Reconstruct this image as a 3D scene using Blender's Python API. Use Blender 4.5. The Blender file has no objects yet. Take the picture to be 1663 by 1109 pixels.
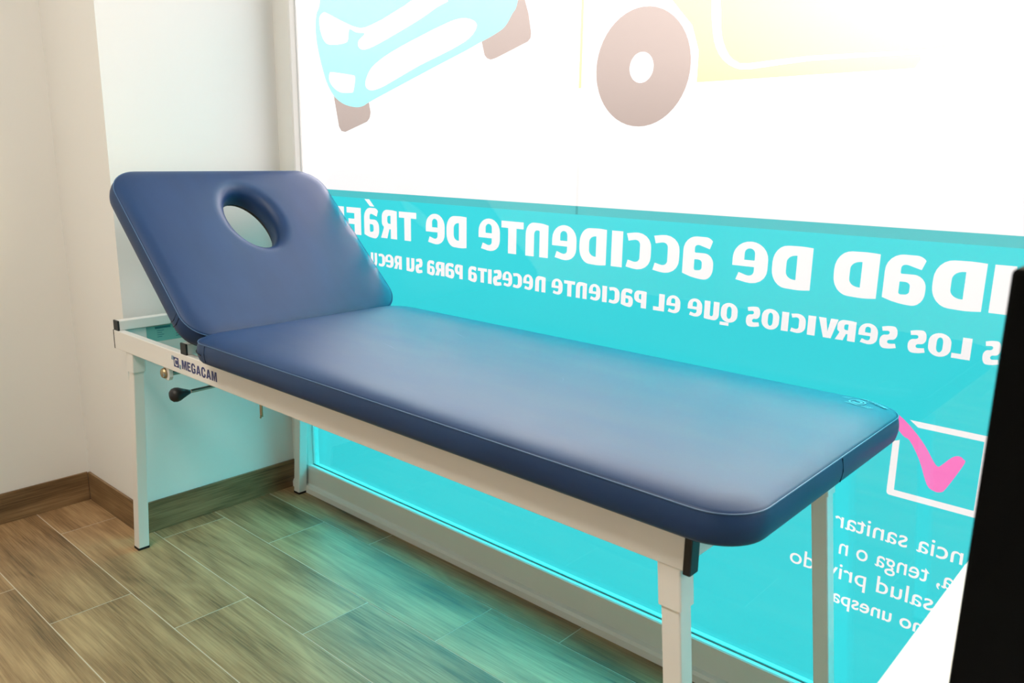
import bpy, bmesh, math, random
from mathutils import Vector, Matrix
from mathutils.geometry import delaunay_2d_cdt
scene = bpy.context.scene
col = scene.collection
PI = math.pi

# ---------------------------------------------------------------- camera
def make_camera():
    yaw, pitch, roll, f = -0.7298087480697051, 0.2267894016403526, 0.016477937827872404, 1317.85
    fw = Vector((math.sin(yaw)*math.cos(pitch), math.cos(yaw)*math.cos(pitch), -math.sin(pitch)))
    r0 = Vector((math.cos(yaw), -math.sin(yaw), 0)); u0 = r0.cross(fw)
    rt = r0*math.cos(roll) + u0*math.sin(roll); up = -r0*math.sin(roll) + u0*math.cos(roll)
    cd = bpy.data.cameras.new('camera'); cd.sensor_width = 36; cd.sensor_fit = 'HORIZONTAL'
    cd.lens = 36*f/1663; cd.clip_start = .02
    co = bpy.data.objects.new('camera', cd); col.objects.link(co)
    m = Matrix((rt, up, -fw)).transposed().to_4x4()
    m.translation = Vector((2.323, -1.478, 1.14)); co.matrix_world = m
    cd.dof.use_dof = True; cd.dof.focus_distance = 1.9; cd.dof.aperture_fstop = 11
    scene.camera = co
make_camera()

# ---------------------------------------------------------------- world, lights, exposure
w = bpy.data.worlds.new('world'); scene.world = w; w.use_nodes = True
_nt = w.node_tree; _bg = _nt.nodes['Background']; _L = _nt.links.new
def _math(op, a, b=None, c=None):
    n = _nt.nodes.new('ShaderNodeMath'); n.operation = op
    for i, v in enumerate((a, b, c)):
        if v is None: continue
        if isinstance(v, (int, float)): n.inputs[i].default_value = v
        else: _L(v, n.inputs[i])
    return n.outputs[0]
_tc = _nt.nodes.new('ShaderNodeTexCoord'); _sp = _nt.nodes.new('ShaderNodeSeparateXYZ'); _L(_tc.outputs['Generated'], _sp.inputs[0])
# overcast street sky: pale ground, bright haze above the horizon, brightest towards the sun's side
_r = _nt.nodes.new('ShaderNodeValToRGB'); _L(_math('MULTIPLY_ADD', _sp.outputs[2], .5, .5), _r.inputs[0])
GROUND, HORIZON, SKY = .86, 1.0, 2.3
_e = _r.color_ramp.elements; _e[0].position = .40; _e[0].color = (GROUND/4, GROUND/4, GROUND/4, 1); _e[1].position = .62; _e[1].color = (SKY/4*.94, SKY/4*.97, SKY/4, 1)
for _p, _v in ((.70, 8.0), (.78, 8.5), (.86, 4.5), (.93, 3.0)):
    _z = _e.new(_p); _z.color = (_v/4, _v/4*.96, _v/4*.98, 1)
_k = _e.new(.49); _k.color = (HORIZON/4, HORIZON/4, HORIZON/4, 1)
_d = _nt.nodes.new('ShaderNodeVectorMath'); _d.operation = 'DOT_PRODUCT'; _L(_tc.outputs['Generated'], _d.inputs[0]); _d.inputs[1].default_value = Vector((-.15, .96, .20)).normalized()
_g = _math('POWER', _math('MAXIMUM', _d.outputs['Value'], 0), 20)
_g = _math('MULTIPLY', _g, _math('MINIMUM', _math('MAXIMUM', _math('MULTIPLY_ADD', _sp.outputs[2], 7.0, .25), 0), 1))
_L(_r.outputs[0], _bg.inputs[0]); _L(_math('MULTIPLY_ADD', _g, 4.5, 4.0), _bg.inputs[1])
def area(name, loc, target, sx, sy, power, color):
    d = bpy.data.lights.new(name, 'AREA'); d.shape = 'RECTANGLE'; d.size = sx; d.size_y = sy
    d.energy = power; d.color = color
    o = bpy.data.objects.new(name, d); col.objects.link(o); o.location = loc
    o.rotation_euler = (Vector(target)-Vector(loc)).to_track_quat('-Z', 'Y').to_euler()
    return o
area('ceiling_light', (1.1, -1.75, 2.55), (1.1, -1.75, 0), 1.5, .6, 36, (1, .92, .81))
vs = scene.view_settings
vs.view_transform = 'Standard'; vs.look = 'None'; vs.exposure = 0.1; vs.gamma = 1.0; vs.use_curve_mapping = False
scene.cycles.max_bounces = 10; scene.cycles.transparent_max_bounces = 16
scene.cycles.caustics_reflective = False; scene.cycles.caustics_refractive = False
scene.cycles.sample_clamp_indirect = 6

# ---------------------------------------------------------------- materials
def mat(name, color, rough=.5, spec=.5, metal=0, bump=None, coat=0):
    m = bpy.data.materials.new(name); m.use_nodes = True
    b = m.node_tree.nodes['Principled BSDF']
    b.inputs['Base Color'].default_value = (*color, 1); b.inputs['Roughness'].default_value = rough
    b.inputs['Specular IOR Level'].default_value = spec; b.inputs['Metallic'].default_value = metal
    b.inputs['Coat Weight'].default_value = coat
    if bump:
        nt = m.node_tree; tc = nt.nodes.new('ShaderNodeTexCoord')
        n = nt.nodes.new('ShaderNodeTexNoise'); n.inputs['Scale'].default_value = bump[0]; n.inputs['Detail'].default_value = 4
        bp = nt.nodes.new('ShaderNodeBump'); bp.inputs['Strength'].default_value = bump[1]; bp.inputs['Distance'].default_value = bump[2]
        nt.links.new(tc.outputs['Object'], n.inputs['Vector']); nt.links.new(n.outputs['Fac'], bp.inputs['Height'])
        nt.links.new(bp.outputs['Normal'], b.inputs['Normal'])
    return m
def film_mat(name, color, clear=.87, diffuse=.05):
    """printed window film: part of the daylight goes straight through, part is scattered"""
    m = bpy.data.materials.new(name); m.use_nodes = True; nt = m.node_tree; nt.nodes.clear()
    o = nt.nodes.new('ShaderNodeOutputMaterial'); t = nt.nodes.new('ShaderNodeBsdfTranslucent'); d = nt.nodes.new('ShaderNodeBsdfDiffuse')
    c = nt.nodes.new('ShaderNodeBsdfTransparent')
    x = nt.nodes.new('ShaderNodeMixShader'); x.inputs[0].default_value = diffuse/(1-clear)
    y = nt.nodes.new('ShaderNodeMixShader'); y.inputs[0].default_value = clear
    for n in (t, d, c): n.inputs[0].default_value = (*color, 1)
    nt.links.new(t.outputs[0], x.inputs[1]); nt.links.new(d.outputs[0], x.inputs[2]); nt.links.new(x.outputs[0], y.inputs[1])
    nt.links.new(c.outputs[0], y.inputs[2]); nt.links.new(y.outputs[0], o.inputs[0])
    return m
M = {}
M['wall'] = mat('wall_paint', (.82, .81, .79), .75, .3, bump=(150, .12, .0008))
M['ceiling'] = mat('ceiling_paint', (.85, .85, .84), .8, .2, bump=(60, .1, .002))
M['frame'] = mat('window_lacquer', (.80, .80, .77), .35, .5, bump=(90, .03, .001))
M['white_metal'] = mat('white_powder_coat', (.80, .78, .75), .38, .5, bump=(140, .05, .0006))
M['black'] = mat('black_plastic', (.012, .012, .013), .45, .4, bump=(120, .05, .0005))
M['rubber'] = mat('black_rubber', (.01, .01, .01), .7, .3, bump=(120, .05, .0005))
M['steel'] = mat('steel', (.45, .45, .42), .3, .5, 1, bump=(80, .05, .0003))
M['brass'] = mat('yellowed_zinc', (.38, .30, .18), .4, .5, 1, bump=(80, .05, .0003))
M['gasket'] = mat('teal_lit_gasket', (.13, .22, .22), .5, .3, bump=(80, .05, .0003))  # grey gasket with the film's teal reflection put into its colour
M['monitor'] = mat('matte_black_shell', (.003, .003, .003), .8, .05, bump=(400, .2, .0004))
M['gasket_light'] = mat('light_grey_gasket', (.50, .52, .50), .5, .3, bump=(80, .05, .0003))
M['desk'] = mat('white_laminate', (.74, .73, .71), .35, .5, bump=(50, .02, .0005))
M['logo_blue'] = mat('navy_ink', (.02, .03, .16), .4, .5)
M['logo_light'] = mat('light_blue_ink', (.12, .30, .48), .4, .5)
M['sticker'] = mat('pale_green_label', (.17, .42, .38), .4, .5)
M['print_ink'] = mat('dark_green_ink', (.03, .16, .18), .5, .4)
M['cord_highlight'] = mat('highlight_blue', (.05, .12, .24), .4, .5)  # lighter than the leather: the seam's highlight put into the cord colour
M['seam'] = mat('dark_seam', (.006, .014, .035), .6, .3)
M['emboss'] = mat('embossed_mark', (.14, .28, .36), .35, .5)
TEAL = (.042, .66, .71)
M['f_white'] = film_mat('white_window_film', (.94, .905, .89))
M['f_teal'] = film_mat('teal_window_film', TEAL)
M['f_teal2'] = film_mat('double_teal_film', (.08, .52, .54))
M['f_teal3'] = film_mat('triple_teal_film', (.04, .38, .40))
M['f_seam'] = film_mat('film_seam', (.86, .84, .82))
M['f_car'] = film_mat('light_teal_film', (.34, .84, .86))
M['f_tire'] = film_mat('taupe_film', (.42, .33, .29))
M['f_yellow'] = film_mat('yellow_film', (.98, .84, .33))
M['f_pink'] = film_mat('pink_film', (.95, .20, .55))

def leather():
    m = bpy.data.materials.new('navy_leatherette'); m.use_nodes = True; nt = m.node_tree
    b = nt.nodes['Principled BSDF']; tc = nt.nodes.new('ShaderNodeTexCoord')
    n1 = nt.nodes.new('ShaderNodeTexNoise'); n1.inputs['Scale'].default_value = 420; n1.inputs['Detail'].default_value = 3
    n2 = nt.nodes.new('ShaderNodeTexNoise'); n2.inputs['Scale'].default_value = 5; n2.inputs['Detail'].default_value = 5
    mp = nt.nodes.new('ShaderNodeMapping'); mp.inputs['Scale'].default_value = (1, 3, 1)
    nt.links.new(tc.outputs['Object'], n1.inputs['Vector']); nt.links.new(tc.outputs['Object'], mp.inputs[0]); nt.links.new(mp.outputs[0], n2.inputs['Vector'])
    cr = nt.nodes.new('ShaderNodeValToRGB'); cr.color_ramp.elements[0].position = .3; cr.color_ramp.elements[1].position = .75
    cr.color_ramp.elements[0].color = (.006, .031, .100, 1); cr.color_ramp.elements[1].color = (.009, .040, .125, 1)
    nt.links.new(n2.outputs['Fac'], cr.inputs[0]); nt.links.new(cr.outputs[0], b.inputs['Base Color'])
    mr = nt.nodes.new('ShaderNodeMapRange'); mr.inputs['To Min'].default_value = .40; mr.inputs['To Max'].default_value = .52
    nt.links.new(n2.outputs['Fac'], mr.inputs['Value']); nt.links.new(mr.outputs[0], b.inputs['Roughness'])
    b.inputs['Specular IOR Level'].default_value = .37
    bp = nt.nodes.new('ShaderNodeBump'); bp.inputs['Strength'].default_value = .15; bp.inputs['Distance'].default_value = .0004
    nt.links.new(n1.outputs['Fac'], bp.inputs['Height']); nt.links.new(bp.outputs[0], b.inputs['Normal'])
    return m
M['leather'] = leather()

def wood(name, tone=1.0, skirting=False):
    """oak-look porcelain planks: UV = position inside the plank (metres), attribute rnd = one number per plank"""
    m = bpy.data.materials.new(name); m.use_nodes = True; nt = m.node_tree; L = nt.links.new
    b = nt.nodes['Principled BSDF']
    tc = nt.nodes.new('ShaderNodeTexCoord'); at = nt.nodes.new('ShaderNodeAttribute'); at.attribute_name = 'rnd'
    sep = nt.nodes.new('ShaderNodeSeparateXYZ')
    if skirting: L(tc.outputs['Object'], sep.inputs[0])
    else: L(tc.outputs['UV'], sep.inputs[0])
    cmb = nt.nodes.new('ShaderNodeCombineXYZ')
    if skirting:
        ad = nt.nodes.new('ShaderNodeMath'); L(sep.outputs[0], ad.inputs[0]); L(sep.outputs[1], ad.inputs[1])
        L(ad.outputs[0], cmb.inputs[0]); L(sep.outputs[2], cmb.inputs[1])
    else:
        L(sep.outputs[0], cmb.inputs[0]); L(sep.outputs[1], cmb.inputs[1])
        mu = nt.nodes.new('ShaderNodeMath'); mu.operation = 'MULTIPLY'; mu.inputs[1].default_value = 37; L(at.outputs['Fac'], mu.inputs[0]); L(mu.outputs[0], cmb.inputs[2])
    def mapped(sx, sy):
        mp = nt.nodes.new('ShaderNodeMapping'); mp.inputs['Scale'].default_value = (sx, sy, 1); L(cmb.outputs[0], mp.inputs[0]); return mp
    # broad cathedral figure
    m1 = mapped(1.3, 7); n1 = nt.nodes.new('ShaderNodeTexNoise'); n1.inputs['Scale'].default_value = 1.0; n1.inputs['Detail'].default_value = 2; n1.inputs['Distortion'].default_value = .6; L(m1.outputs[0], n1.inputs['Vector'])
    k1 = nt.nodes.new('ShaderNodeMath'); k1.operation = 'MULTIPLY'; k1.inputs[1].default_value = 46; L(n1.outputs['Fac'], k1.inputs[0])
    s1 = nt.nodes.new('ShaderNodeMath'); s1.operation = 'SINE'; L(k1.outputs[0], s1.inputs[0])
    # fine streaks
    m2 = mapped(6, 230); n2 = nt.nodes.new('ShaderNodeTexNoise'); n2.inputs['Scale'].default_value = 1.0; n2.inputs['Detail'].default_value = 5; n2.inputs['Roughness'].default_value = .65; L(m2.outputs[0], n2.inputs['Vector'])
    m3 = mapped(1.8, 10); n3 = nt.nodes.new('ShaderNodeTexNoise'); n3.inputs['Scale'].default_value = 1.3; n3.inputs['Detail'].default_value = 4; L(m3.outputs[0], n3.inputs['Vector'])
    def mul(a, f):
        q = nt.nodes.new('ShaderNodeMath'); q.operation = 'MULTIPLY'; L(a, q.inputs[0]); q.inputs[1].default_value = f; return q.outputs[0]
    def add(a, c):
        q = nt.nodes.new('ShaderNodeMath'); q.operation = 'ADD'; L(a, q.inputs[0])
        if isinstance(c, float): q.inputs[1].default_value = c
        else: L(c, q.inputs[1])
        return q.outputs[0]
    v = add(mul(s1.outputs[0], .045), mul(n2.outputs['Fac'], .85)); v = add(v, mul(n3.outputs["Fac"], 1.0)); 
    if not skirting: v = add(v, mul(at.outputs['Fac'], .12))
    v = add(v, -.46)
    cr = nt.nodes.new('ShaderNodeValToRGB'); e = cr.color_ramp.elements
    t = tone
    e[0].position = .22; e[0].color = (.115*t, .066*t, .028*t, 1); e[1].position = .80; e[1].color = (.50*t, .325*t, .165*t, 1)
    k = e.new(.5); k.color = (.31*t, .185*t, .088*t, 1)
    L(v, cr.inputs[0]); L(cr.outputs[0], b.inputs['Base Color'])
    b.inputs['Roughness'].default_value = .42; b.inputs['Specular IOR Level'].default_value = .45
    bp = nt.nodes.new('ShaderNodeBump'); bp.inputs['Strength'].default_value = .25; bp.inputs['Distance'].default_value = .0006
    L(n2.outputs['Fac'], bp.inputs['Height']); L(bp.outputs[0], b.inputs['Normal'])
    return m
M['floor'] = wood('oak_porcelain_planks')
M['skirting'] = wood('oak_porcelain_skirting', .72, True)
M['grout'] = mat('pale_grout', (.66, .58, .46), .8, .2, bump=(200, .1, .0005))

def glass():
    m = bpy.data.materials.new('window_glass'); m.use_nodes = True; nt = m.node_tree; nt.nodes.clear(); L = nt.links.new
    o = nt.nodes.new('ShaderNodeOutputMaterial'); t = nt.nodes.new('ShaderNodeBsdfTransparent'); g = nt.nodes.new('ShaderNodeBsdfGlossy'); x = nt.nodes.new('ShaderNodeMixShader')
    g.inputs['Roughness'].default_value = .02
    lw = nt.nodes.new('ShaderNodeLayerWeight'); lw.inputs[0].default_value = .5
    p = nt.nodes.new('ShaderNodeMath'); p.operation = 'POWER'; p.inputs[1].default_value = 5; L(lw.outputs['Facing'], p.inputs[0])
    q = nt.nodes.new('ShaderNodeMath'); q.operation = 'MULTIPLY_ADD'; q.inputs[1].default_value = .96; q.inputs[2].default_value = .04; L(p.outputs[0], q.inputs[0])
    L(q.outputs[0], x.inputs[0]); L(t.outputs[0], x.inputs[1]); L(g.outputs[0], x.inputs[2]); L(x.outputs[0], o.inputs[0])
    return m
M['glass'] = glass()

# ---------------------------------------------------------------- mesh helpers
def link_mesh(name, bm, m, parent=None, smooth=False, bevel=0, segs=2):
    me = bpy.data.meshes.new(name); bmesh.ops.recalc_face_normals(bm, faces=bm.faces); bm.to_mesh(me); bm.free()
    o = bpy.data.objects.new(name, me); col.objects.link(o)
    if m: me.materials.append(m)
    if smooth:
        for p in me.polygons: p.use_smooth = True
    if bevel:
        md = o.modifiers.new('bevel', 'BEVEL'); md.width = bevel; md.segments = segs; md.limit_method = 'ANGLE'; md.angle_limit = math.radians(40)
    if parent: o.parent = parent
    return o
def add_box(bm, lo, hi):
    vs_ = [bm.verts.new((x, y, z)) for x in (lo[0], hi[0]) for y in (lo[1], hi[1]) for z in (lo[2], hi[2])]
    for f in ((0,1,3,2),(4,6,7,5),(0,4,5,1),(2,3,7,6),(0,2,6,4),(1,5,7,3)): bm.faces.new([vs_[i] for i in f])
def box(name, lo, hi, m, parent=None, bevel=0):
    bm = bmesh.new(); add_box(bm, lo, hi); return link_mesh(name, bm, m, parent, bevel=bevel)
def add_loft(bm, rings, cap=True):
    R = [[bm.verts.new(p) for p in r] for r in rings]; n = len(R[0])
    for a, b in zip(R, R[1:]):
        for i in range(n): bm.faces.new((a[i], a[(i+1) % n], b[(i+1) % n], b[i]))
    if cap: bm.faces.new(R[0]); bm.faces.new(list(reversed(R[-1])))
def square_ring(c, hx, hy, r, z, n=3):
    out = []
    for sx, sy, a0 in ((1,1,0),(-1,1,90),(-1,-1,180),(1,-1,270)):
        for i in range(n+1):
            a = math.radians(a0+90*i/n); out.append((c[0]+sx*(hx-r)+r*math.cos(a), c[1]+sy*(hy-r)+r*math.sin(a), z))
    return out
def add_rod(bm, a, b, r0, r1=None, n=16):
    a = Vector(a); b = Vector(b); r1 = r0 if r1 is None else r1; d = (b-a).normalized()
    u = d.orthogonal().normalized(); v = d.cross(u)
    add_loft(bm, [[a+(u*math.cos(t)+v*math.sin(t))*r0 for t in [2*PI*i/n for i in range(n)]], [b+(u*math.cos(t)+v*math.sin(t))*r1 for t in [2*PI*i/n for i in range(n)]]])
def add_lathe(bm, a, d, prof, n=24):
    a = Vector(a); d = Vector(d).normalized(); u = d.orthogonal().normalized(); v = d.cross(u)
    add_loft(bm, [[a+d*h+(u*math.cos(t)+v*math.sin(t))*r for t in [2*PI*i/n for i in range(n)]] for h, r in prof])
def prism(name, prof, axis, a, b, m, parent=None):
    """closed profile swept straight along x (prof = (y,z)) or z (prof = (x,y))"""
    bm = bmesh.new()
    if axis == 'x': rings = [[(t, p[0], p[1]) for p in prof] for t in (a, b)]
    else: rings = [[(p[0], p[1], t) for p in prof] for t in (a, b)]
    add_loft(bm, rings); return link_mesh(name, bm, m, parent)
def empty(name, loc, label=None, cat=None, group=None, kind=None):
    o = bpy.data.objects.new(name, None); col.objects.link(o); o.location = loc
    if label: o['label'] = label
    if cat: o['category'] = cat
    if group: o['group'] = group
    if kind: o['kind'] = kind
    return o
def keep_world(o, parent):
    o.parent = parent; o.matrix_parent_inverse = Matrix.Translation(-Vector(parent.location))
def struct(o, label=None):
    o['kind'] = 'structure'
    if label: o['label'] = label
    return o

def rounded(poly, n=6):
    """polygon of (x, y[, r]) -> points, corners with r rounded"""
    P = [(p[0], p[1], p[2] if len(p) > 2 else 0) for p in poly]; out = []
    for i, (x, y, r) in enumerate(P):
        if not r: out.append((x, y)); continue
        c = Vector((x, y)); a = Vector(P[i-1][:2])-c; b = Vector(P[(i+1) % len(P)][:2])-c
        ra = min(r, a.length*.5 if P[i-1][2] else a.length); rb = min(r, b.length*.5 if P[(i+1) % len(P)][2] else b.length)
        p0 = c+a.normalized()*ra; p2 = c+b.normalized()*rb
        for k in range(n+1):
            t = k/n; w1 = .72      # rational quadratic, close to a circular arc
            q = (p0*(1-t)**2 + c*(2*w1*t*(1-t)) + p2*t*t)/((1-t)**2+2*w1*t*(1-t)+t*t); out.append((q.x, q.y))
    return out
def smooth_closed(pts, n=4):
    out = []; N = len(pts)
    for i in range(N):
        p0, p1, p2, p3 = (Vector(pts[(i+k) % N]) for k in (-1, 0, 1, 2))
        for k in range(n):
            t = k/n; q = .5*((2*p1)+(p2-p0)*t+(2*p0-5*p1+4*p2-p3)*t*t+(3*p1-p0-3*p2+p3)*t**3); out.append((q.x, q.y))
    return out
def text_loops(s, bold=0.0, size=1.0):
    """outlines of a word set in Blender's own built-in face"""
    c = bpy.data.curves.new('t', 'FONT'); c.body = s; c.size = size; c.offset = bold; c.resolution_u = 4
    o = bpy.data.objects.new('t', c); col.objects.link(o)
    dg = bpy.context.evaluated_depsgraph_get(); me = bpy.data.meshes.new_from_object(o.evaluated_get(dg))
    bm = bmesh.new(); bm.from_mesh(me); bmesh.ops.remove_doubles(bm, verts=bm.verts, dist=1e-5)
    nxt = {}
    for e in bm.edges:
        if len(e.link_faces) == 1:
            l = e.link_loops[0]; nxt.setdefault(l.vert.index, []).append(l.link_loop_next.vert.index)
    bm.verts.ensure_lookup_table(); loops = []
    while nxt:
        s0 = next(iter(nxt)); cur = s0; lp = []
        while cur in nxt:
            lp.append(tuple(bm.verts[cur].co.xy)); n2 = nxt[cur].pop()
            if not nxt[cur]: del nxt[cur]
            cur = n2
            if cur == s0: break
        if len(lp) > 2: loops.append(lp)
    bm.free(); bpy.data.objects.remove(o); bpy.data.curves.remove(c); bpy.data.meshes.remove(me)
    return loops
def area2(lp): return sum(a[0]*b[1]-b[0]*a[1] for a, b in zip(lp, lp[1:]+lp[:1]))/2
def flat_region(bm, loops, place):
    """fill an even-odd set of closed loops; place maps (u,v) -> 3D"""
    vs_ = []; es = []
    for lp in loops:
        k = len(vs_); vs_ += [Vector(p) for p in lp]; es += [(k+i, k+(i+1) % len(lp)) for i in range(len(lp))]
    V, E, F, _, _, _ = delaunay_2d_cdt(vs_, es, [], 0, 1e-6)
    def inside(x, y):
        c = False
        for lp in loops:
            j = lp[-1]
            for q in lp:
                if (q[1] > y) != (j[1] > y) and x < (j[0]-q[0])*(y-q[1])/(j[1]-q[1])+q[0]: c = not c
                j = q
        return c
    nv = [bm.verts.new(place(v.x, v.y)) for v in V]
    for f in F:
        x = sum(V[i].x for i in f)/len(f); y = sum(V[i].y for i in f)/len(f)
        if inside(x, y):
            try: bm.faces.new([nv[i] for i in f])
            except ValueError: pass
    bmesh.ops.delete(bm, geom=[v for v in bm.verts if not v.link_faces], context='VERTS')
ART = {
 'car': [(0.198,1.571),(0.177,1.533),(0.171,1.499),(0.174,1.458),(0.185,1.416),(0.201,1.373),(0.218,1.338),(0.246,1.304),(0.275,1.285),(0.31,1.272),(0.356,1.265),(0.39,1.268),(0.429,1.281),(0.675,1.353),(0.798,1.388),(0.859,1.407),(0.901,1.42),(0.935,1.435),(0.958,1.461),(0.976,1.49)],
 'tireR': [(0.859,1.407),(0.869,1.375),(0.878,1.367),(0.89,1.363),(0.908,1.366),(1.009,1.396),(1.017,1.403),(1.019,1.413),(1.01,1.456),(0.996,1.492),(0.978,1.492),(0.958,1.461),(0.935,1.435),(0.901,1.42)],
 'tireL': [(0.25,1.3),(0.271,1.212),(0.282,1.199),(0.301,1.196),(0.405,1.224),(0.417,1.234),(0.422,1.249),(0.415,1.277),(0.39,1.268),(0.356,1.265),(0.31,1.272),(0.275,1.285)],
 'h1': [(0.196,1.528),(0.211,1.535),(0.229,1.532),(0.287,1.509),(0.354,1.485),(0.404,1.478),(0.474,1.491),(0.473,1.49),(0.577,1.519),(0.614,1.528),(0.74,1.515),(0.701,1.502),(0.633,1.478),(0.532,1.449),(0.44,1.425),(0.393,1.42),(0.373,1.43),(0.376,1.446),(0.403,1.462),(0.365,1.468),(0.334,1.479),(0.327,1.453),(0.315,1.444),(0.272,1.442),(0.23,1.446),(0.207,1.462),(0.193,1.491),(0.191,1.518)],
 'h2': [(0.413,1.312),(0.401,1.324),(0.406,1.343),(0.431,1.37),(0.486,1.395),(0.561,1.418),(0.667,1.445),(0.714,1.456),(0.766,1.466),(0.804,1.466),(0.835,1.456),(0.841,1.441),(0.816,1.418),(0.753,1.396),(0.631,1.364),(0.529,1.332),(0.476,1.316),(0.436,1.309)],
 'h3': [(0.23,1.358),(0.234,1.365),(0.247,1.367),(0.343,1.354),(0.353,1.349),(0.355,1.342),(0.346,1.312),(0.335,1.306),(0.282,1.309),(0.247,1.326),(0.231,1.344)],
 'van_bottom': [(1.462,1.286),(1.577,1.284),(1.686,1.288),(1.833,1.288),(1.874,1.289),(1.879,1.3),(1.875,1.311)],
 'stripe': [(1.48,1.438),(1.487,1.38),(1.497,1.348),(1.514,1.325),(1.54,1.309),(1.575,1.305),(1.684,1.313),(1.83,1.313),(1.897,1.313),(1.896,1.32),(1.83,1.32),(1.683,1.322),(1.568,1.316),(1.544,1.32),(1.526,1.333),(1.512,1.358),(1.505,1.384),(1.499,1.436)],
 'arch': [(1.459,1.286),(1.459,1.346),(1.441,1.395),(1.413,1.424),(1.392,1.447)],
 'box_out': [(1.932,0.689),(2.047,0.687),(2.048,0.54),(1.912,0.541),(1.908,0.545),(1.908,0.642)],
 'box_in': [(1.947,0.678),(2.046,0.679),(2.045,0.552),(1.922,0.552),(1.919,0.641)],
 'check': [(1.923,0.672),(1.931,0.676),(1.941,0.671),(1.962,0.648),(1.979,0.623),(1.986,0.616),(1.991,0.618),(2.007,0.638),(2.018,0.643),(2.025,0.639),(2.027,0.631),(2.005,0.58),(1.997,0.57),(1.986,0.569),(1.973,0.578),(1.956,0.619),(1.936,0.651),(1.923,0.658)],
}
LINE1 = [('F', 0.295, 0.365), ('A', 0.38, 0.449), ('R', 0.46, 0.529), ('T', 0.538, 0.612), ('E', 0.651, 0.726), ('D', 0.733, 0.809), ('E', 0.853, 0.928), ('T', 0.933, 1.007), ('N', 1.014, 1.086), ('E', 1.098, 1.171), ('D', 1.18, 1.256), ('I', 1.27, 1.3), ('C', 1.307, 1.374), ('C', 1.377, 1.444), ('A', 1.453, 1.524), ('E', 1.566, 1.641), ('D', 1.65, 1.728), ('D', 1.77, 1.849), ('A', 1.859, 1.929), ('D', 1.939, 2.018), ('I', 2.029, 2.049)]
LINE2 = [('U', 0.408, 0.437), ('C', 0.442, 0.474), ('E', 0.473, 0.512), ('R', 0.515, 0.548), ('U', 0.568, 0.602), ('S', 0.607, 0.636), ('A', 0.655, 0.686), ('R', 0.689, 0.725), ('A', 0.728, 0.763), ('P', 0.765, 0.795), ('A', 0.816, 0.848), ('T', 0.851, 0.884), ('I', 0.888, 0.901), ('S', 0.906, 0.936), ('E', 0.939, 0.972), ('C', 0.973, 1.005), ('E', 1.009, 1.041), ('N', 1.048, 1.081), ('E', 1.1, 1.134), ('T', 1.138, 1.171), ('N', 1.174, 1.206), ('E', 1.212, 1.245), ('I', 1.25, 1.263), ('C', 1.267, 1.298), ('A', 1.302, 1.334), ('P', 1.337, 1.369), ('L', 1.387, 1.415), ('E', 1.42, 1.454), ('E', 1.472, 1.506), ('U', 1.511, 1.545), ('Q', 1.549, 1.586), ('S', 1.605, 1.634), ('O', 1.638, 1.674), ('I', 1.679, 1.693), ('C', 1.696, 1.727), ('I', 1.731, 1.746), ('V', 1.751, 1.788), ('R', 1.786, 1.821), ('E', 1.826, 1.86), ('S', 1.864, 1.893), ('S', 1.912, 1.941), ('O', 1.945, 1.981), ('L', 1.983, 2.012), ('S', 2.03, 2.055)]

# ---------------------------------------------------------------- room shell
def plank_floor():
    bm = bmesh.new(); uv = bm.loops.layers.uv.new('UVMap'); at = bm.faces.layers.float.new('rnd')
    rng = random.Random(4); PL, PW, gap = .7262, .1995, .0013
    known = {-2: .3026, -1: .5395, 0: .0594, 1: .3128, 2: .534, -3: .059}
    x0, x1, y0, y1 = -.4, 4.1, -3.65, .02
    n = -17
    while True:
        ya = -.5025+PW*n; yb = ya+PW
        if ya > y1: break
        if yb > y0:
            off = known.get(n, None)
            if off is None: off = rng.random()*PL
            k = -3
            while off+k*PL < x1:
                xa = off+k*PL; xb = xa+PL; k += 1
                if xb < x0: continue
                r = rng.random(); fl = rng.random() < .5
                a, b, c, d = max(xa+gap, x0), min(xb-gap, x1), max(ya+gap, y0), min(yb-gap, y1)
                if b <= a or d <= c: continue
                f = bm.faces.new([bm.verts.new(p) for p in ((a, c, 0), (b, c, 0), (b, d, 0), (a, d, 0))]); f[at] = r
                for l in f.loops:
                    u = l.vert.co.x-xa; v = l.vert.co.y-ya
                    l[uv].uv = (u+r*9, (v if not fl else PW-v)+r*5)
        n += 1
    f = bm.faces.new([bm.verts.new(p) for p in ((x0, y0, -.0006), (x1, y0, -.0006), (x1, y1, -.0006), (x0, y1, -.0006))]); f.material_index = 1
    me = bpy.data.meshes.new('floor'); bm.to_mesh(me); bm.free()
    me.materials.append(M['floor']); me.materials.append(M['grout'])
    o = bpy.data.objects.new('floor', me); col.objects.link(o); struct(o)
plank_floor()
struct(box('ceiling', (-.5, -3.65, 2.6), (4.1, .1, 2.7), M['ceiling']))
struct(box('wall_left', (-.5, -3.65, 0), (-.393, .1, 2.6), M['wall']))
struct(box('wall_pillar', (-.393, -.531, 0), (-.010, .1, 2.6), M['wall']))
struct(box('wall_right', (4.0, -3.65, 0), (4.1, .1, 2.6), M['wall']))
struct(box('wall_back', (-.5, -3.75, 0), (4.1, -3.65, 2.6), M['wall']))
def skirt(name, lo, hi): struct(box(name, lo, hi, M['skirting'], bevel=.0015))
skirt('baseboard_left', (-.393, -3.6, 0), (-.385, -.539, .097))
skirt('baseboard_pillar', (-.385, -.539, 0), (-.002, -.531, .097))
skirt('baseboard_pillar_side', (-.010, -.531, 0), (-.002, 0, .097))

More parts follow.
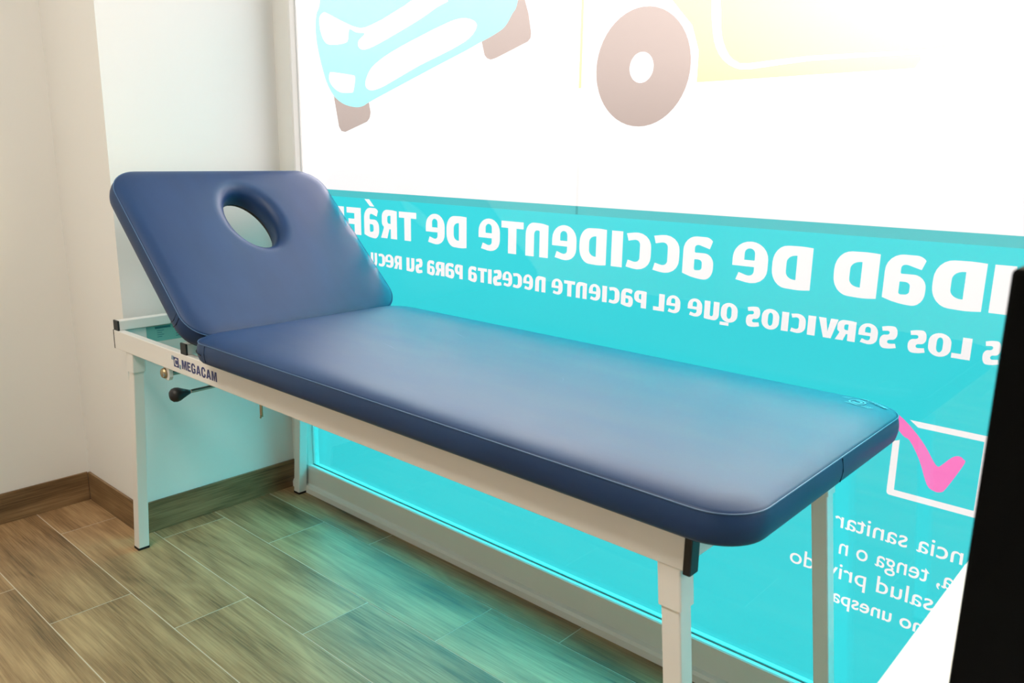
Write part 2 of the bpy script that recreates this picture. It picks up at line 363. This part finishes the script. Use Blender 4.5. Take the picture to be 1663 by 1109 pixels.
# ---------------------------------------------------------------- window with printed film
win = empty('window_1', (1.9, .03, 0), kind='structure')
bmf = bmesh.new()
fp = [(-.012, 0), (-.012, .018), (-.008, .026), (0, .031), (0, .0955), (.004, .0975), (.020, .094), (.020, .090), (.045, .090), (.045, 0)]
add_loft(bmf, [[(t, p[0], p[1]) for p in fp] for t in (-.010, 4.0)])
jp = [(-.010, 0), (.0705, 0), (.0745, .004), (.0785, .020), (.0785, .045), (-.010, .045)]
add_loft(bmf, [[(p[0], p[1], t) for p in jp] for t in (.09, 2.6)])
add_loft(bmf, [[(3.97-p[0]*.9, p[1], t) for p in jp] for t in (.09, 2.6)])
add_box(bmf, (.06, 0, 2.5), (3.95, .045, 2.6))
keep_world(link_mesh('frame', bmf, M['frame']), win)
bmg = bmesh.new()
add_box(bmg, (.078, .0195, .0905), (3.90, .0235, .0965)); keep_world(link_mesh('gasket', bmg, M['gasket']), win)
keep_world(box('gasket', (.0775, .0195, .0965), (.0795, .0235, 2.5), M['gasket_light']), win)
keep_world(box('glass_pane', (.072, .024, .088), (3.93, .0285, 2.51), M['glass']), win)

S_, H_ = .27, .20
GL = {
 'I': (.31, [[(0,0),(.31,0),(.31,1),(0,1)]]),
 'D': (.77, [[(0,0),(.20,-.03,.1),(.77,0,.42),(.77,1,.42),(.20,1.02,.1),(0,1)],[(.29,.21),(.49,.20,.19),(.49,.8,.19),(.29,.79)]]),
 'C': (.68, [[(.65,.04),(.60,.24),(.29,.16,.17),(.29,.84,.17),(.60,.76),(.65,.96),(.0,1.08,.46),(0,-.08,.46)]]),
 'T': (.75, [[(0,1),(0,.79),(.235,.79),(.235,0),(.515,0),(.515,.79),(.75,.79),(.75,1)]]),
 'N': (.74, [[(0,0),(.28,0),(.28,.80,.04),(.46,.80,.14),(.46,0),(.74,0),(.74,1.03,.38),(.2,1.02,.1),(0,.97)]]),
 'E': (.75, [[(.66,.06),(.60,.25),(.28,.14,.17),(.28,.41),(.75,.41),(.75,1.03,.42),(0,1.03,.42),(0,-.08,.45)],[(.28,.57),(.50,.57),(.50,.86,.13),(.28,.86,.13)]]),
 'A': (.71, [[(.71,.06),(.71,1.04,.38),(.10,1.04,.1),(.04,.94),(.10,.74),(.44,.86,.13),(.44,.62,.03),(0,.63,.28),(0,-.05,.30),(.4,-.06,.2)],[(.26,.18,.07),(.44,.16,.05),(.44,.45,.02),(.26,.45,.09)]]),
 'R': (.70, [[(0,0),(.28,0),(.28,.34),(.34,.34),(.44,0),(.73,0),(.575,.40,.05),(.68,.48,.1),(.68,1.02,.30),(.2,1.02,.1),(0,.99)],[(.28,.53),(.43,.53,.09),(.43,.82,.09),(.28,.82)]]),
 'F': (.62, [[(0,0),(.28,0),(.28,.38),(.54,.38),(.54,.58),(.28,.58),(.28,.79),(.61,.79),(.61,1),(0,1)]]),
 'L': (.60, [[(0,0),(.60,0),(.60,.23),(.30,.23),(.30,1),(0,1)]]),
 'P': (.68, [[(0,0),(.29,0),(.29,.30),(.68,.30,.30),(.68,1.02,.30),(.2,1.02,.1),(0,.99)],[(.29,.51),(.42,.51,.09),(.42,.82,.09),(.29,.82)]]),
 'V': (.76, [[(.23,0),(.53,0),(.76,1),(.47,1),(.38,.32),(.29,1),(0,1)]]),
 'U': (.72, [[(0,1),(.28,1),(.28,.17,.14),(.44,.17,.08),(.44,1),(.72,1),(.72,0,.05),(.5,-.03,.1),(0,-.04,.34)]]),
 'O': (.78, [[(0,-.05,.42),(.78,-.05,.42),(.78,1.05,.42),(0,1.05,.42)],[(.28,.15,.22),(.50,.15,.22),(.50,.85,.22),(.28,.85,.22)]]),
 'Q': (.78, [[(0,-.03,.42),(.78,-.03,.42),(.78,1.05,.42),(0,1.05,.42)],[(.28,.17,.22),(.50,.17,.22),(.50,.85,.22),(.28,.85,.22)],[(.38,-.22),(.80,-.22),(.80,-.04),(.38,-.04)]]),
 'S': (.62, [[(0,.03),(.30,-.07,.15),(.62,-.04,.30),(.62,.58,.26),(.28,.62,.10),(.28,.82,.10),(.55,.77),(.58,.97),(.3,1.06,.15),(0,1.04,.30),(0,.42,.26),(.34,.38,.10),(.34,.18,.10),(.04,.23)]]),
}
CAPS = {
 'M': (.86, [[(0,0),(.23,0),(.23,.62),(.37,0),(.49,0),(.63,.62),(.63,0),(.86,0),(.86,1),(.55,1),(.43,.45),(.31,1),(0,1)]]),
 'E': (.62, [[(0,0),(.62,0),(.62,.19),(.25,.19),(.25,.41),(.55,.41),(.55,.60),(.25,.60),(.25,.81),(.60,.81),(.60,1),(0,1)]]),
 'G': (.74, [[(.74,.10,.05),(.74,.55),(.40,.55),(.40,.37),(.51,.37),(.51,.17,.05),(.25,.14,.17),(.25,.86,.17),(.50,.83,.08),(.50,.68),(.73,.70),(.70,1.06,.36),(0,1.06,.40),(0,-.06,.40),(.5,-.05,.2)]]),
 'A': (.80, [[(0,0),(.25,0),(.29,.19),(.51,.19),(.55,0),(.80,0),(.53,1),(.27,1)],[(.33,.37),(.47,.37),(.40,.72)]]),
 'C': (.72, [[(.72,.36),(.48,.40),(.50,.16,.10),(.25,.14,.17),(.25,.86,.17),(.50,.86,.10),(.48,.64),(.72,.67),(.72,1.07,.36),(0,1.07,.40),(0,-.07,.40),(.72,-.07,.36)]]),
}
def caps_word(word):
    out = []; x = 0
    for ch in word:
        W, con = CAPS[ch]; out += [[(x+p[0], p[1]) for p in rounded(c)] for c in con]; x += W+.10
    return out
def letter(ch, xl, xr, z0, hgt):
    W, con = GL[ch]; out = []
    for c in con: out.append([(xr-(x/W)*(xr-xl), z0+y*hgt) for x, y in rounded(c)])
    return out
def para(txt, xl, xr, z0, size, bold):
    lps = text_loops(txt, bold); xs = [p[0] for l in lps for p in l]; a, b = min(xs), max(xs)
    return [[(xr-(x-a)/(b-a)*(xr-xl), z0+y*size) for x, y in l] for l in lps]
def rect(a, b, c, d): return [(a, b), (c, b), (c, d), (a, d)]
def ell(cx, cz, rx, rz, n=48): return [(cx+rx*math.cos(2*PI*i/n), cz+rz*math.sin(2*PI*i/n)) for i in range(n)]
X0, X1 = .062, 3.94
title = []
for ch, a, b in LINE1:
    title += letter(ch, a, b if ch != 'I' or b < 2 else 2.060, .8975, .080)
title += letter('N', 2.071, 2.145, .8975, .080) + letter('U', 2.158, 2.23, .8975, .080)
title += letter('I', .252, .283, .8975, .080) + letter('C', .170, .238, .8975, .080)
title.append([(.384, 1.005), (.409, .985), (.429, .985), (.406, 1.005)][::-1])
sub = []
for ch, a, b in LINE2: sub += letter(ch, a, b, .813, .0375)
wheelR = ell(1.3262, 1.3215, .117, .120)
van = [(1.459,1.286),(1.565,1.287),(1.70,1.289),(1.868,1.291),(1.876,1.304),(1.872,1.316),(1.905,1.322),(3.1,1.322),(3.1,2.2),(1.19,2.2),(1.19,1.50),(1.30,1.475),(1.392,1.447),(1.413,1.424),(1.441,1.395),(1.459,1.346)]
layers = [   # bottom to top: (part name, material, loops)
 ('white_film', 'f_white', [rect(X0, .086, X1, 2.51)]),
 ('teal_film', 'f_teal', [rect(X0, .086, X1, 1.0065)]),
 ('film_overlap', 'f_teal2', [rect(X0, 1.0065, X1, 1.026)]),
 ('film_overlap', 'f_teal3', [rect(1.165, 1.0065, 1.172, 1.026)]),
 ('film_overlap', 'f_seam', [rect(1.1655, 1.026, 1.1715, 1.286)]),
 ('van_print', 'f_yellow', [van, rect(1.1625, 1.286, 1.1695, 2.2)]),
 ('van_print', 'f_white', [smooth_closed(ART['stripe'][:-9] + ART['stripe'][-9:], 2)]),
 ('van_print', 'f_white', [rect(2.05, 1.50, 2.95, 2.05)]),
 ('van_wheel', 'f_tire', [wheelR]),
 ('white_film', 'f_white', [ell(1.3262, 1.3215, .0295, .031)]),
 ('car_tyre', 'f_tire', [ART['tireR'], smooth_closed(ART['tireL'][:-4], 3) if 0 else ART['tireL']]),
 ('car_print', 'f_car', [smooth_closed(ART['car'] + [(1.0,1.62),(.90,1.78),(.62,1.86),(.36,1.78),(.20,1.68)], 4)]),
 ('white_film', 'f_white', [smooth_closed(ART['h1'], 3)]),
 ('white_film', 'f_white', [smooth_closed(ART['h2'], 3)]),
 ('white_film', 'f_white', [smooth_closed(ART['h3'], 3)]),
 ('white_film', 'f_white', [smooth_closed([(.36,1.62),(.80,1.60),(.86,1.70),(.60,1.79),(.40,1.74)], 3)]),
 ('title_lettering', 'f_white', title),
 ('subtitle_lettering', 'f_white', sub),
 ('check_box', 'f_white', [rounded([(1.932,.689),(2.064,.689,.004),(2.064,.540,.004),(1.908,.540,.006),(1.908,.643),(1.9195,.648),(1.9205,.552),(2.052,.552),(2.052,.678),(1.947,.678)])]),
 ('check_mark', 'f_pink', [smooth_closed([(1.895,.690),(1.912,.694)] + ART['check'][2:], 3)]),
 ('paragraph_lettering', 'f_white', para('ncia sanitar', 1.822, 2.047, .4475, .0485, .004) + para('a, tenga o n', 1.836, 2.037, .3940, .0485, .004) + para('salud privado', 1.742, 2.011, .3420, .0485, .004)),
 ('signature_lettering', 'f_white', para('no unespa', 1.832, 2.000, .2905, .041, .012)),
]
def build_film():
    vs_ = []; es = []
    for _, _, loops in layers:
        for lp in loops:
            k = len(vs_); vs_ += [Vector(p) for p in lp]; es += [(k+i, k+(i+1) % len(lp)) for i in range(len(lp))]
    V, E, F, _, _, _ = delaunay_2d_cdt(vs_, es, [], 0, 1e-5)
    boxes = [[(min(p[0] for p in l), max(p[0] for p in l), min(p[1] for p in l), max(p[1] for p in l)) for l in lo] for _, _, lo in layers]
    def inside(i, x, y):
        c = False
        for lp, bb in zip(layers[i][2], boxes[i]):
            if not (bb[0] <= x <= bb[1] and bb[2] <= y <= bb[3]): continue
            j = lp[-1]
            for q in lp:
                if (q[1] > y) != (j[1] > y) and x < (j[0]-q[0])*(y-q[1])/(j[1]-q[1])+q[0]: c = not c
                j = q
        return c
    faces = {}
    for f in F:
        if len(f) < 3: continue
        a, b, c = V[f[0]], V[f[1]], V[f[2]]; x = (a.x+b.x+c.x)/3; y = (a.y+b.y+c.y)/3
        for i in range(len(layers)-1, -1, -1):
            if inside(i, x, y): faces.setdefault(layers[i][0], []).append((f, layers[i][1])); break
    LAB = {'white_film': 'frosted white film', 'teal_film': 'teal film across the lower pane', 'film_overlap': 'darker teal strip where two films overlap',
           'van_print': 'pale yellow van body print', 'van_wheel': 'taupe wheel of the van print', 'car_print': 'light teal car print', 'car_tyre': 'taupe car tyre print',
           'title_lettering': 'large white reversed letters', 'subtitle_lettering': 'smaller white reversed letters', 'check_box': 'white square outline',
           'check_mark': 'pink tick', 'paragraph_lettering': 'thin white reversed paragraph', 'signature_lettering': 'bold white reversed words'}
    for nm, fl in faces.items():
        mats = []; bm = bmesh.new(); vm = {}
        for f, mt in fl:
            if mt not in mats: mats.append(mt)
            for i in f:
                if i not in vm: vm[i] = bm.verts.new((V[i].x, .0290, V[i].y))
            try: fc = bm.faces.new([vm[i] for i in f])
            except ValueError: continue
            fc.material_index = mats.index(mt)
        me = bpy.data.meshes.new(nm); bm.to_mesh(me); bm.free()
        for mt in mats: me.materials.append(M[mt])
        o = bpy.data.objects.new(nm, me); col.objects.link(o); keep_world(o, win); o['label'] = LAB[nm]
build_film()

# ---------------------------------------------------------------- examination couch
couch = empty('examination_couch', (.95, -.30, 0), 'navy padded examination couch on white metal legs with raised face-hole headrest', 'examination couch')
def part(o, parent=couch, label=None):
    keep_world(o, couch) if parent is couch else sub(o, parent)
    if label: o['label'] = label
    return o
def sub(o, p):
    o.parent = p; o.matrix_parent_inverse = Matrix.Translation(-Vector(couch.location)) if False else Matrix.Identity(4)
    return o
# rails
RX0, RX1, RZ0, RZ1 = .041, 1.836, .597, .650
rails = []
for ya, yb in ((-.581, -.561), (-.031, -.011)):
    r = part(box('side_rail', (RX0, ya, RZ0), (RX1, yb, RZ1), M['white_metal'], bevel=.002)); rails.append(r)
    bm = bmesh.new(); add_box(bm, (RX1-.001, ya-.0015, RZ0-.004), (RX1+.011, yb+.0015, RZ1+.001)); part(link_mesh('end_cap', bm, M['black'], bevel=.002), r, 'black plastic cap')
    bm = bmesh.new(); add_box(bm, (RX0-.003, ya-.0005, RZ0), (RX0+.0005, yb+.0005, RZ1)); part(link_mesh('end_cap', bm, M['black'], bevel=.001), r, 'black plastic cap')
for xa, xb in ((.041, .061), (1.812, 1.832)):
    e = part(box('end_bar', (xa, -.561, .600), (xb, -.031, .648), M['white_metal'], bevel=.002))
    if xa < 1:
        st = part(box('sticker', (xb, -.50, .602), (xb+.0006, -.30, .647), M['sticker']), e, 'pale green maker plate with small dark print')
        bm = bmesh.new(); rr = random.Random(2)
        def mk(y0, y1, z0, z1): add_box(bm, (xb+.0006, y0, z0), (xb+.0011, y1, z1))
        mk(-.475, -.43, .6385, .6445)
        for i in range(4): mk(-.47, -.45-.006*(i % 2), .632-.006*i, .6335-.006*i)
        for i in range(6): mk(-.415, -.33-.02*rr.random(), .643-.0065*i, .6448-.0065*i)
        part(link_mesh('plate_print', bm, M['print_ink']), e)
for xa, nm in ((.043, 0), (.430, 1)):
    t = part(box('cross_tube', (xa, -.576, .650), (xa+.027, -.012, .677), M['white_metal'], bevel=.002))
    part(box('tube_cap', (xa-.001, -.5805, .6495), (xa+.028, -.5755, .6778), M['black'], bevel=.001), t, 'black plastic cap')
part(box('cross_tube', (1.45, -.561, .625), (1.477, -.031, .6495), M['white_metal'], bevel=.002))
# legs
def leg(top, foot, zs=.536):
    def at(z):
        t = (.600-z)/.600; return (top[0]+(foot[0]-top[0])*t, top[1]+(foot[1]-top[1])*t)
    bm = bmesh.new(); add_loft(bm, [square_ring(at(z), .0155, .0155, .003, z) for z in (.006, .598)])
    l = part(link_mesh('leg', bm, M['white_metal']))
    bm = bmesh.new(); add_loft(bm, [square_ring(at(z), .0185, .0185, .003, z) for z in (zs, .599)]); part(link_mesh('leg_sleeve', bm, M['white_metal']), l)
    bm = bmesh.new(); add_loft(bm, [square_ring(at(z), .0162, .0162, .003, z) for z in (0, .007)]); part(link_mesh('foot_cap', bm, M['rubber']), l, 'black rubber foot')
leg((.125, -.560), (.070, -.571), .543)
leg((.125, -.032), (.060, -.024), .543)
leg((1.811, -.560), (1.868, -.566), .534)
leg((1.806, -.032), (1.868, -.020), .534)

# cushions
def rr_ring(x0, x1, y0, y1, r, nc=10, ns=18):
    """rounded rectangle, fixed point count"""
    out = []; C = [((x1-r, y1-r), 0), ((x0+r, y1-r), 90), ((x0+r, y0+r), 180), ((x1-r, y0+r), 270)]
    for k, (c, a0) in enumerate(C):
        for i in range(nc+1):
            a = math.radians(a0+90*i/nc); out.append((c[0]+r*math.cos(a), c[1]+r*math.sin(a)))
        p = out[-1]; c2, a2 = C[(k+1) % 4]; q = (c2[0]+r*math.cos(math.radians(a2)), c2[1]+r*math.sin(math.radians(a2)))
        for i in range(1, ns): out.append((p[0]+(q[0]-p[0])*i/ns, p[1]+(q[1]-p[1])*i/ns))
    return out
CROWN = .013
def top_w(d): return CROWN*(1-math.exp(-d/.020))
def cushion(name, x0, x1, y0, y1, r, thick, place, hole=None):
    bm = bmesh.new(); rings = []
    def R(ins, wv):
        rings.append([(p[0], p[1], wv) for p in rr_ring(x0+ins, x1-ins, y0+ins, y1-ins, max(r-ins*.6, .012))])
    R(.014, -thick); R(.004, -thick); R(.0, -thick+.005)
    for t in (.2, .4, .6, .8): R(-.0035*math.sin(PI*t), -thick+.005+(thick-.007)*t)
    R(0, -.002)
    for d in (.0015, .004, .008, .013, .019, .026, .035) + (() if hole else (.048, .065, .09)): R(d, top_w(d))
    if hole:
        cx, cy, ax, ay = hole
        def H(e, wv):
            base = rr_ring(x0+.035, x1-.035, y0+.035, y1-.035, .05); o = []
            for p in base:
                a = math.atan2((p[1]-cy)/ (ay+.1), (p[0]-cx)/(ax+.1)); o.append((cx+(ax+e)*math.cos(a), cy+(ay+e)*math.sin(a), wv))
            return o
        last = rings[-1]; tgt = H(.040, CROWN)
        for t in (.33, .66): rings.append([tuple(a[i]+(b[i]-a[i])*t for i in range(3)) for a, b in zip(last, tgt)])
        rings.append(tgt)
        for e, wv in ((.032, CROWN-.0006), (.025, CROWN-.002), (.018, CROWN-.005), (.012, CROWN-.009), (.006, CROWN-.015), (.002, CROWN-.022), (0, CROWN-.030), (0, -thick+.004), (.004, -thick)): rings.append(H(e, wv))
    else:
        hx = (x1-x0)/2; hy = (y1-y0)/2; last = rings[-1]; cx = (x0+x1)/2; cy = (y0+y1)/2
        for t in (.3, .6, .85): rings.append([(p[0]+( (cx+(p[0]-cx)*.6)-p[0])*t, p[1]+(cy-p[1])*t, CROWN) for p in last])
    V = [[bm.verts.new(place(*p)) for p in rg] for rg in rings]; n = len(V[0])
    for a, b in zip(V, V[1:]):
        for i in range(n): bm.faces.new((a[i], a[(i+1) % n], b[(i+1) % n], b[i]))
    if hole:
        a, b = V[-1], V[0]
        for i in range(n): bm.faces.new((a[i], a[(i+1) % n], b[(i+1) % n], b[i]))
    else: bm.faces.new(V[0]); bm.faces.new(V[-1])
    o = part(link_mesh(name, bm, M['leather'], smooth=True))
    # welt cord along the top seam, its highlight painted in lighter blue
    rg = rr_ring(x0-.0003, x1+.0003, y0-.0003, y1+.0003, r); bm = bmesh.new(); K = 8; rad = .0011; n = len(rg); cv = []
    for i, p in enumerate(rg):
        t = Vector(rg[(i+1) % n])-Vector(rg[i-1]); nx, ny = t.y, -t.x; L_ = math.hypot(nx, ny) or 1; nx /= L_; ny /= L_
        cv.append([bm.verts.new(place(p[0]+nx*rad*math.cos(2*PI*k/K), p[1]+ny*rad*math.cos(2*PI*k/K), -.0008+rad*math.sin(2*PI*k/K))) for k in range(K)])
    for i in range(n):
        a, b = cv[i], cv[(i+1) % n]
        for k in range(K): bm.faces.new((a[k], a[(k+1) % K], b[(k+1) % K], b[k]))
    part(link_mesh('piping', bm, M['cord_highlight'], smooth=True), o)
    return o
MX0, MX1, MY0, MY1, MZ = .556, 1.935, -.624, .004, .714
mattress = cushion('mattress', MX0, MX1, MY0, MY1, .070, .046, lambda x, y, w_: (x, y, MZ+w_))
# vertical panel seams on the side band
def seam_strip(pts, parent):
    bm = bmesh.new()
    for a, b in zip(pts, pts[1:]): add_rod(bm, a, b, .0009, n=6)
    part(link_mesh('stitching', bm, M['seam']), parent)
seam_strip([(MX1+.0008, -.31, .711), (MX1+.0037, -.31, .692), (MX1+.0008, -.31, .674)], mattress)
seam_strip([(.640, MY0-.0008, .711), (.640, MY0-.0040, .692), (.640, MY0-.0008, .674)], mattress)
bm = bmesh.new()
_p = [q for q in rr_ring(MX0-.0050, MX1, MY0-.0050, MY1, .0750) if q[0] < .640 and q[1] < -.560]
_p.sort(key=lambda q: q[0]-q[1])
add_loft(bm, [[(x+.0011*n_*a_, y+.0011*m_*a_, .6945-.0006*i_+.0016*h_) for a_, h_ in ((-1, 0), (0, 1), (1, 0), (0, -1))] for i_, (x, y, n_, m_) in enumerate([(q[0], q[1], (-1 if q[0] < .60 else 0), (-1 if q[1] < -.60 else 0)) for q in _p])])
part(link_mesh('pull_slot', bm, M['black']), mattress)
part(box('base_board', (.575, -.588, .652), (1.850, -.030, .669), M['black'], bevel=.002), couch, 'black board under the mattress')
# headrest, raised
A0 = Vector((.16, 0, 1.08)); DR = Vector((.7329, 0, -.6803)); NN = Vector((.6803, 0, .7329))
def hp(u, y, w_): p = A0+DR*u+NN*w_; return (p.x, y, p.z)
headrest = cushion('headrest', 0, .545, -.613, .016, .075, .050, hp, hole=(.182, -.288, .098, .065))
bm = bmesh.new()      # backing board with the breathing hole
o_ = rr_ring(.014, .531, -.60, .004, .06); i_ = []
for p in o_:
    a = math.atan2((p[1]+.288)/.18, (p[0]-.186)/.2); i_.append((.182+.109*math.cos(a), -.286+.070*math.sin(a)))
T = [[bm.verts.new(hp(p[0], p[1], wv)) for p in rg] for rg, wv in ((o_, -.0495), (o_, -.062), (i_, -.062), (i_, -.0495))]
for a, b in zip(T, T[1:]+T[:1]):
    for i in range(len(a)): bm.faces.new((a[i], a[(i+1) % len(a)], b[(i+1) % len(a)], b[i]))
part(link_mesh('headrest_board', bm, M['black']))
for t in ((.46, -.613), (.474, -.613)):
    p0 = hp(t[0], t[1]-.0006, -.004); p1 = hp(t[0]+.004, t[1]-.0042, -.024); p2 = hp(t[0]-.006, t[1]-.0006, -.046)
    seam_strip([p0, p1, p2], headrest)
# hinge arms between headrest and rails
for y in (-.545, -.045):
    bm = bmesh.new(); add_box(bm, (.560, y-.004, .650), (.600, y+.004, .700))
    add_rod(bm, hp(.50, y, -.064), (.580, y, .672), .007)
    part(link_mesh('hinge', bm, M['steel']))
# stay struts under the headrest down to the tilt shaft
for y in (-.50, -.09):
    bm = bmesh.new(); add_rod(bm, hp(.40, y, -.062), (.40, y, .572), .006); part(link_mesh('stay_strut', bm, M['steel']))
# tilt shaft, its brackets and the release lever
bm = bmesh.new(); add_rod(bm, (.332, -.585, .578), (.332, -.025, .578), .0065); shaft = part(link_mesh('tilt_shaft', bm, M['steel'], smooth=False))
for y in (-.572, -.026):
    bm = bmesh.new()
    pr = [(.318, .598), (.318, .574), (.326, .563), (.342, .563), (.349, .572), (.349, .598)]
    add_loft(bm, [[(p[0], y-.004, p[1]) for p in pr], [(p[0], y+.006, p[1]) for p in pr]]); part(link_mesh('bracket', bm, M['white_metal']))
bm = bmesh.new(); add_lathe(bm, (.326, -.574, .580), (0, -1, 0), [(0, .0135), (.006, .0135), (.010, .011), (.012, .006)]); part(link_mesh('bolt_head', bm, M['brass'], smooth=False), shaft, 'yellowed metal bolt head')
bm = bmesh.new(); add_rod(bm, (.396, -.545, .5395), (.440, -.16, .560), .0048, n=12); lever = part(link_mesh('release_lever', bm, M['steel']))
bm = bmesh.new(); add_lathe(bm, (.392, -.600, .537), (.114, .99, .05), [(0, .003), (.002, .011), (.008, .0168), (.016, .0185), (.024, .0172), (.034, .0125), (.046, .0072), (.052, .005)], 28)
part(link_mesh('lever_knob', bm, M['black'], smooth=True), lever, 'black ball knob')
bm = bmesh.new(); add_rod(bm, (.440, -.16, .560), (.400, -.09, .572), .0048, n=12); add_rod(bm, (.400, -.50, .572), (.400, -.09, .572), .005); part(link_mesh('linkage', bm, M['steel']))
# small strap hook under the rail
bm = bmesh.new(); add_box(bm, (.752, -.563, .560), (.761, -.5605, .604)); add_rod(bm, (.757, -.562, .5625), (.766, -.570, .5615), .0022, n=8)
part(link_mesh('strap_hook', bm, M['brass']), couch, 'small dull metal hook')

# maker's mark on the front rail
bm = bmesh.new()
lps = caps_word('MEGACAM'); xs = [p[0] for l in lps for p in l]; ys = [p[1] for l in lps for p in l]
a, b, c, d = min(xs), max(xs), min(ys), max(ys)
lps = [[((p[0]-a)/(b-a)*.170+.433, (p[1]-c)/(d-c)*.0265+.6105) for p in l] for l in lps]
flat_region(bm, lps, lambda u, v: (u, -.5814, v)); part(link_mesh('rail_lettering', bm, M['logo_blue']), rails[0], 'navy maker name')
bm = bmesh.new()
ring = lambda rx, rz, cx=.404, cz=.6235: [(cx+rx*math.cos(t), cz+rz*math.sin(t)) for t in [2*PI*i/32 for i in range(32)]]
cl = [(.404+r*math.cos(math.radians(t)), .6235+r*math.sin(math.radians(t))) for r, rng_ in ((.0098, range(40, 321, 20)), (.0058, range(320, 39, -20))) for t in rng_]
flat_region(bm, [rect(.391, .611, .417, .636), cl], lambda u, v: (u, -.5814, v)); part(link_mesh('emblem', bm, M['logo_blue']), rails[0], 'navy C emblem')
for q in range(3):
    bm = bmesh.new()
    flat_region(bm, [[(.379+.004*q, .627), (.3815+.004*q, .627), (.384+.004*q, .638), (.3815+.004*q, .638)]], lambda u, v: (u, -.58135, v))
    part(link_mesh('emblem_stripe', bm, M['logo_light']), rails[0], 'light blue emblem stripe'); bm = bmesh.new()
    flat_region(bm, [[(.4185+.003*q, .609), (.4205+.003*q, .609), (.4225+.003*q, .621), (.4205+.003*q, .621)]], lambda u, v: (u, -.58135, v))
    part(link_mesh('emblem_stripe', bm, M['logo_light']), rails[0], 'light blue emblem stripe')

# embossed mark in the far corner of the mattress, read from the window side
def surf(x, y):
    r = .07; dx = min(x-MX0, MX1-x); dy = min(y-MY0, MY1-y)
    if dx < r and dy < r: d = r-math.hypot(r-dx, r-dy)
    else: d = min(dx, dy)
    return (x, y, MZ+top_w(max(d, 0))+.0006)
bm = bmesh.new()
def E(u, v, cx=1.866, cy=-.057, a=math.radians(-16)): return surf(cx-(u*math.cos(a)-v*math.sin(a)), cy-(u*math.sin(a)+v*math.cos(a)))
flat_region(bm, [[(.0145*math.cos(t), .0145*math.sin(t)) for t in [2*PI*i/32 for i in range(32)]], [(.0115*math.cos(t), .0115*math.sin(t)) for t in [2*PI*i/32 for i in range(32)]]], E)
cl = [(r*math.cos(math.radians(t)), r*math.sin(math.radians(t))) for r, rng_ in ((.0090, range(40, 321, 20)), (.0050, range(320, 39, -20))) for t in rng_]
flat_region(bm, [cl], E)
for q in range(4):
    flat_region(bm, [[(-.034+.004*q, .004), (-.0325+.004*q, .004), (-.0295+.004*q, .016), (-.031+.004*q, .016)]], E)
    flat_region(bm, [[(.0185+.004*q, -.016), (.020+.004*q, -.016), (.023+.004*q, -.004), (.0215+.004*q, -.004)]], E)
flat_region(bm, [[(-.018, .010), (-.012, .018), (.014, .018), (.010, .0155), (-.010, .0155)]], E)
flat_region(bm, [[(.018, -.010), (.012, -.018), (-.014, -.018), (-.010, -.0155), (.010, -.0155)]], E)
part(link_mesh('emblem', bm, M['emboss']), mattress, 'embossed emblem')
bm = bmesh.new()
lps = caps_word('MEGACAM'); xs = [p[0] for l in lps for p in l]; ys = [p[1] for l in lps for p in l]
a, b, c, d = min(xs), max(xs), min(ys), max(ys)
lps = [[((p[0]-a)/(b-a)*.056-.028, (p[1]-c)/(d-c)*.013) for p in l] for l in lps]
flat_region(bm, lps, lambda u, v: E(u, v, 1.889, -.027, math.radians(-27))); part(link_mesh('embossed_lettering', bm, M['emboss']), mattress, 'embossed maker name')
# faint scuffs on the top
for (xa, ya, xb, yb) in ((.93, -.36, 1.02, -.385), (.96, -.17, 1.04, -.20), (1.42, -.33, 1.40, -.30)):
    bm = bmesh.new(); mx, my = (xa+xb)/2+.004, (ya+yb)/2; wd = .0007
    flat_region(bm, [[(xa, ya), (mx, my-wd), (xb, yb), (mx, my+wd)]], lambda u, v: surf(u, v))
    part(link_mesh('scuff_mark', bm, M['logo_blue']), mattress)

# ---------------------------------------------------------------- desk and monitor at the right
desk = empty('desk', (2.8, -.85, 0), 'white desk corner at bottom right beside the couch foot', 'desk')
def dpart(o): keep_world(o, desk); return o
dpart(box('desk_top', (2.165, -1.42, .715), (3.5, -.20, .740), M['desk'], bevel=.002))
for x in (2.30, 3.40):
    dpart(box('side_panel', (x, -1.36, 0), (x+.022, -.26, .7155), M['desk'], bevel=.001))
dpart(box('back_panel', (2.322, -.30, .30), (3.40, -.282, .7155), M['desk'], bevel=.001))
mon = empty('monitor', (2.49, -.955, .740), 'black flat monitor standing on the white desk at right edge', 'monitor')
def mpart(o, label=None):
    keep_world(o, mon)
    if label: o['label'] = label
    return o
bm = bmesh.new(); add_box(bm, (2.2345, -.985, .800), (2.765, -.958, 1.0855)); mpart(link_mesh('shell', bm, M['monitor'], bevel=.003, segs=3))
mpart(box('rear_housing', (2.34, -.958, .86), (2.66, -.935, 1.03), M['monitor'], bevel=.008))
bm = bmesh.new(); add_box(bm, (2.475, -.945, .742), (2.525, -.925, .95)); mpart(link_mesh('stand', bm, M['monitor'], bevel=.003))
mpart(box('stand_base', (2.38, -1.03, .740), (2.62, -.86, .750), M['monitor'], bevel=.003))
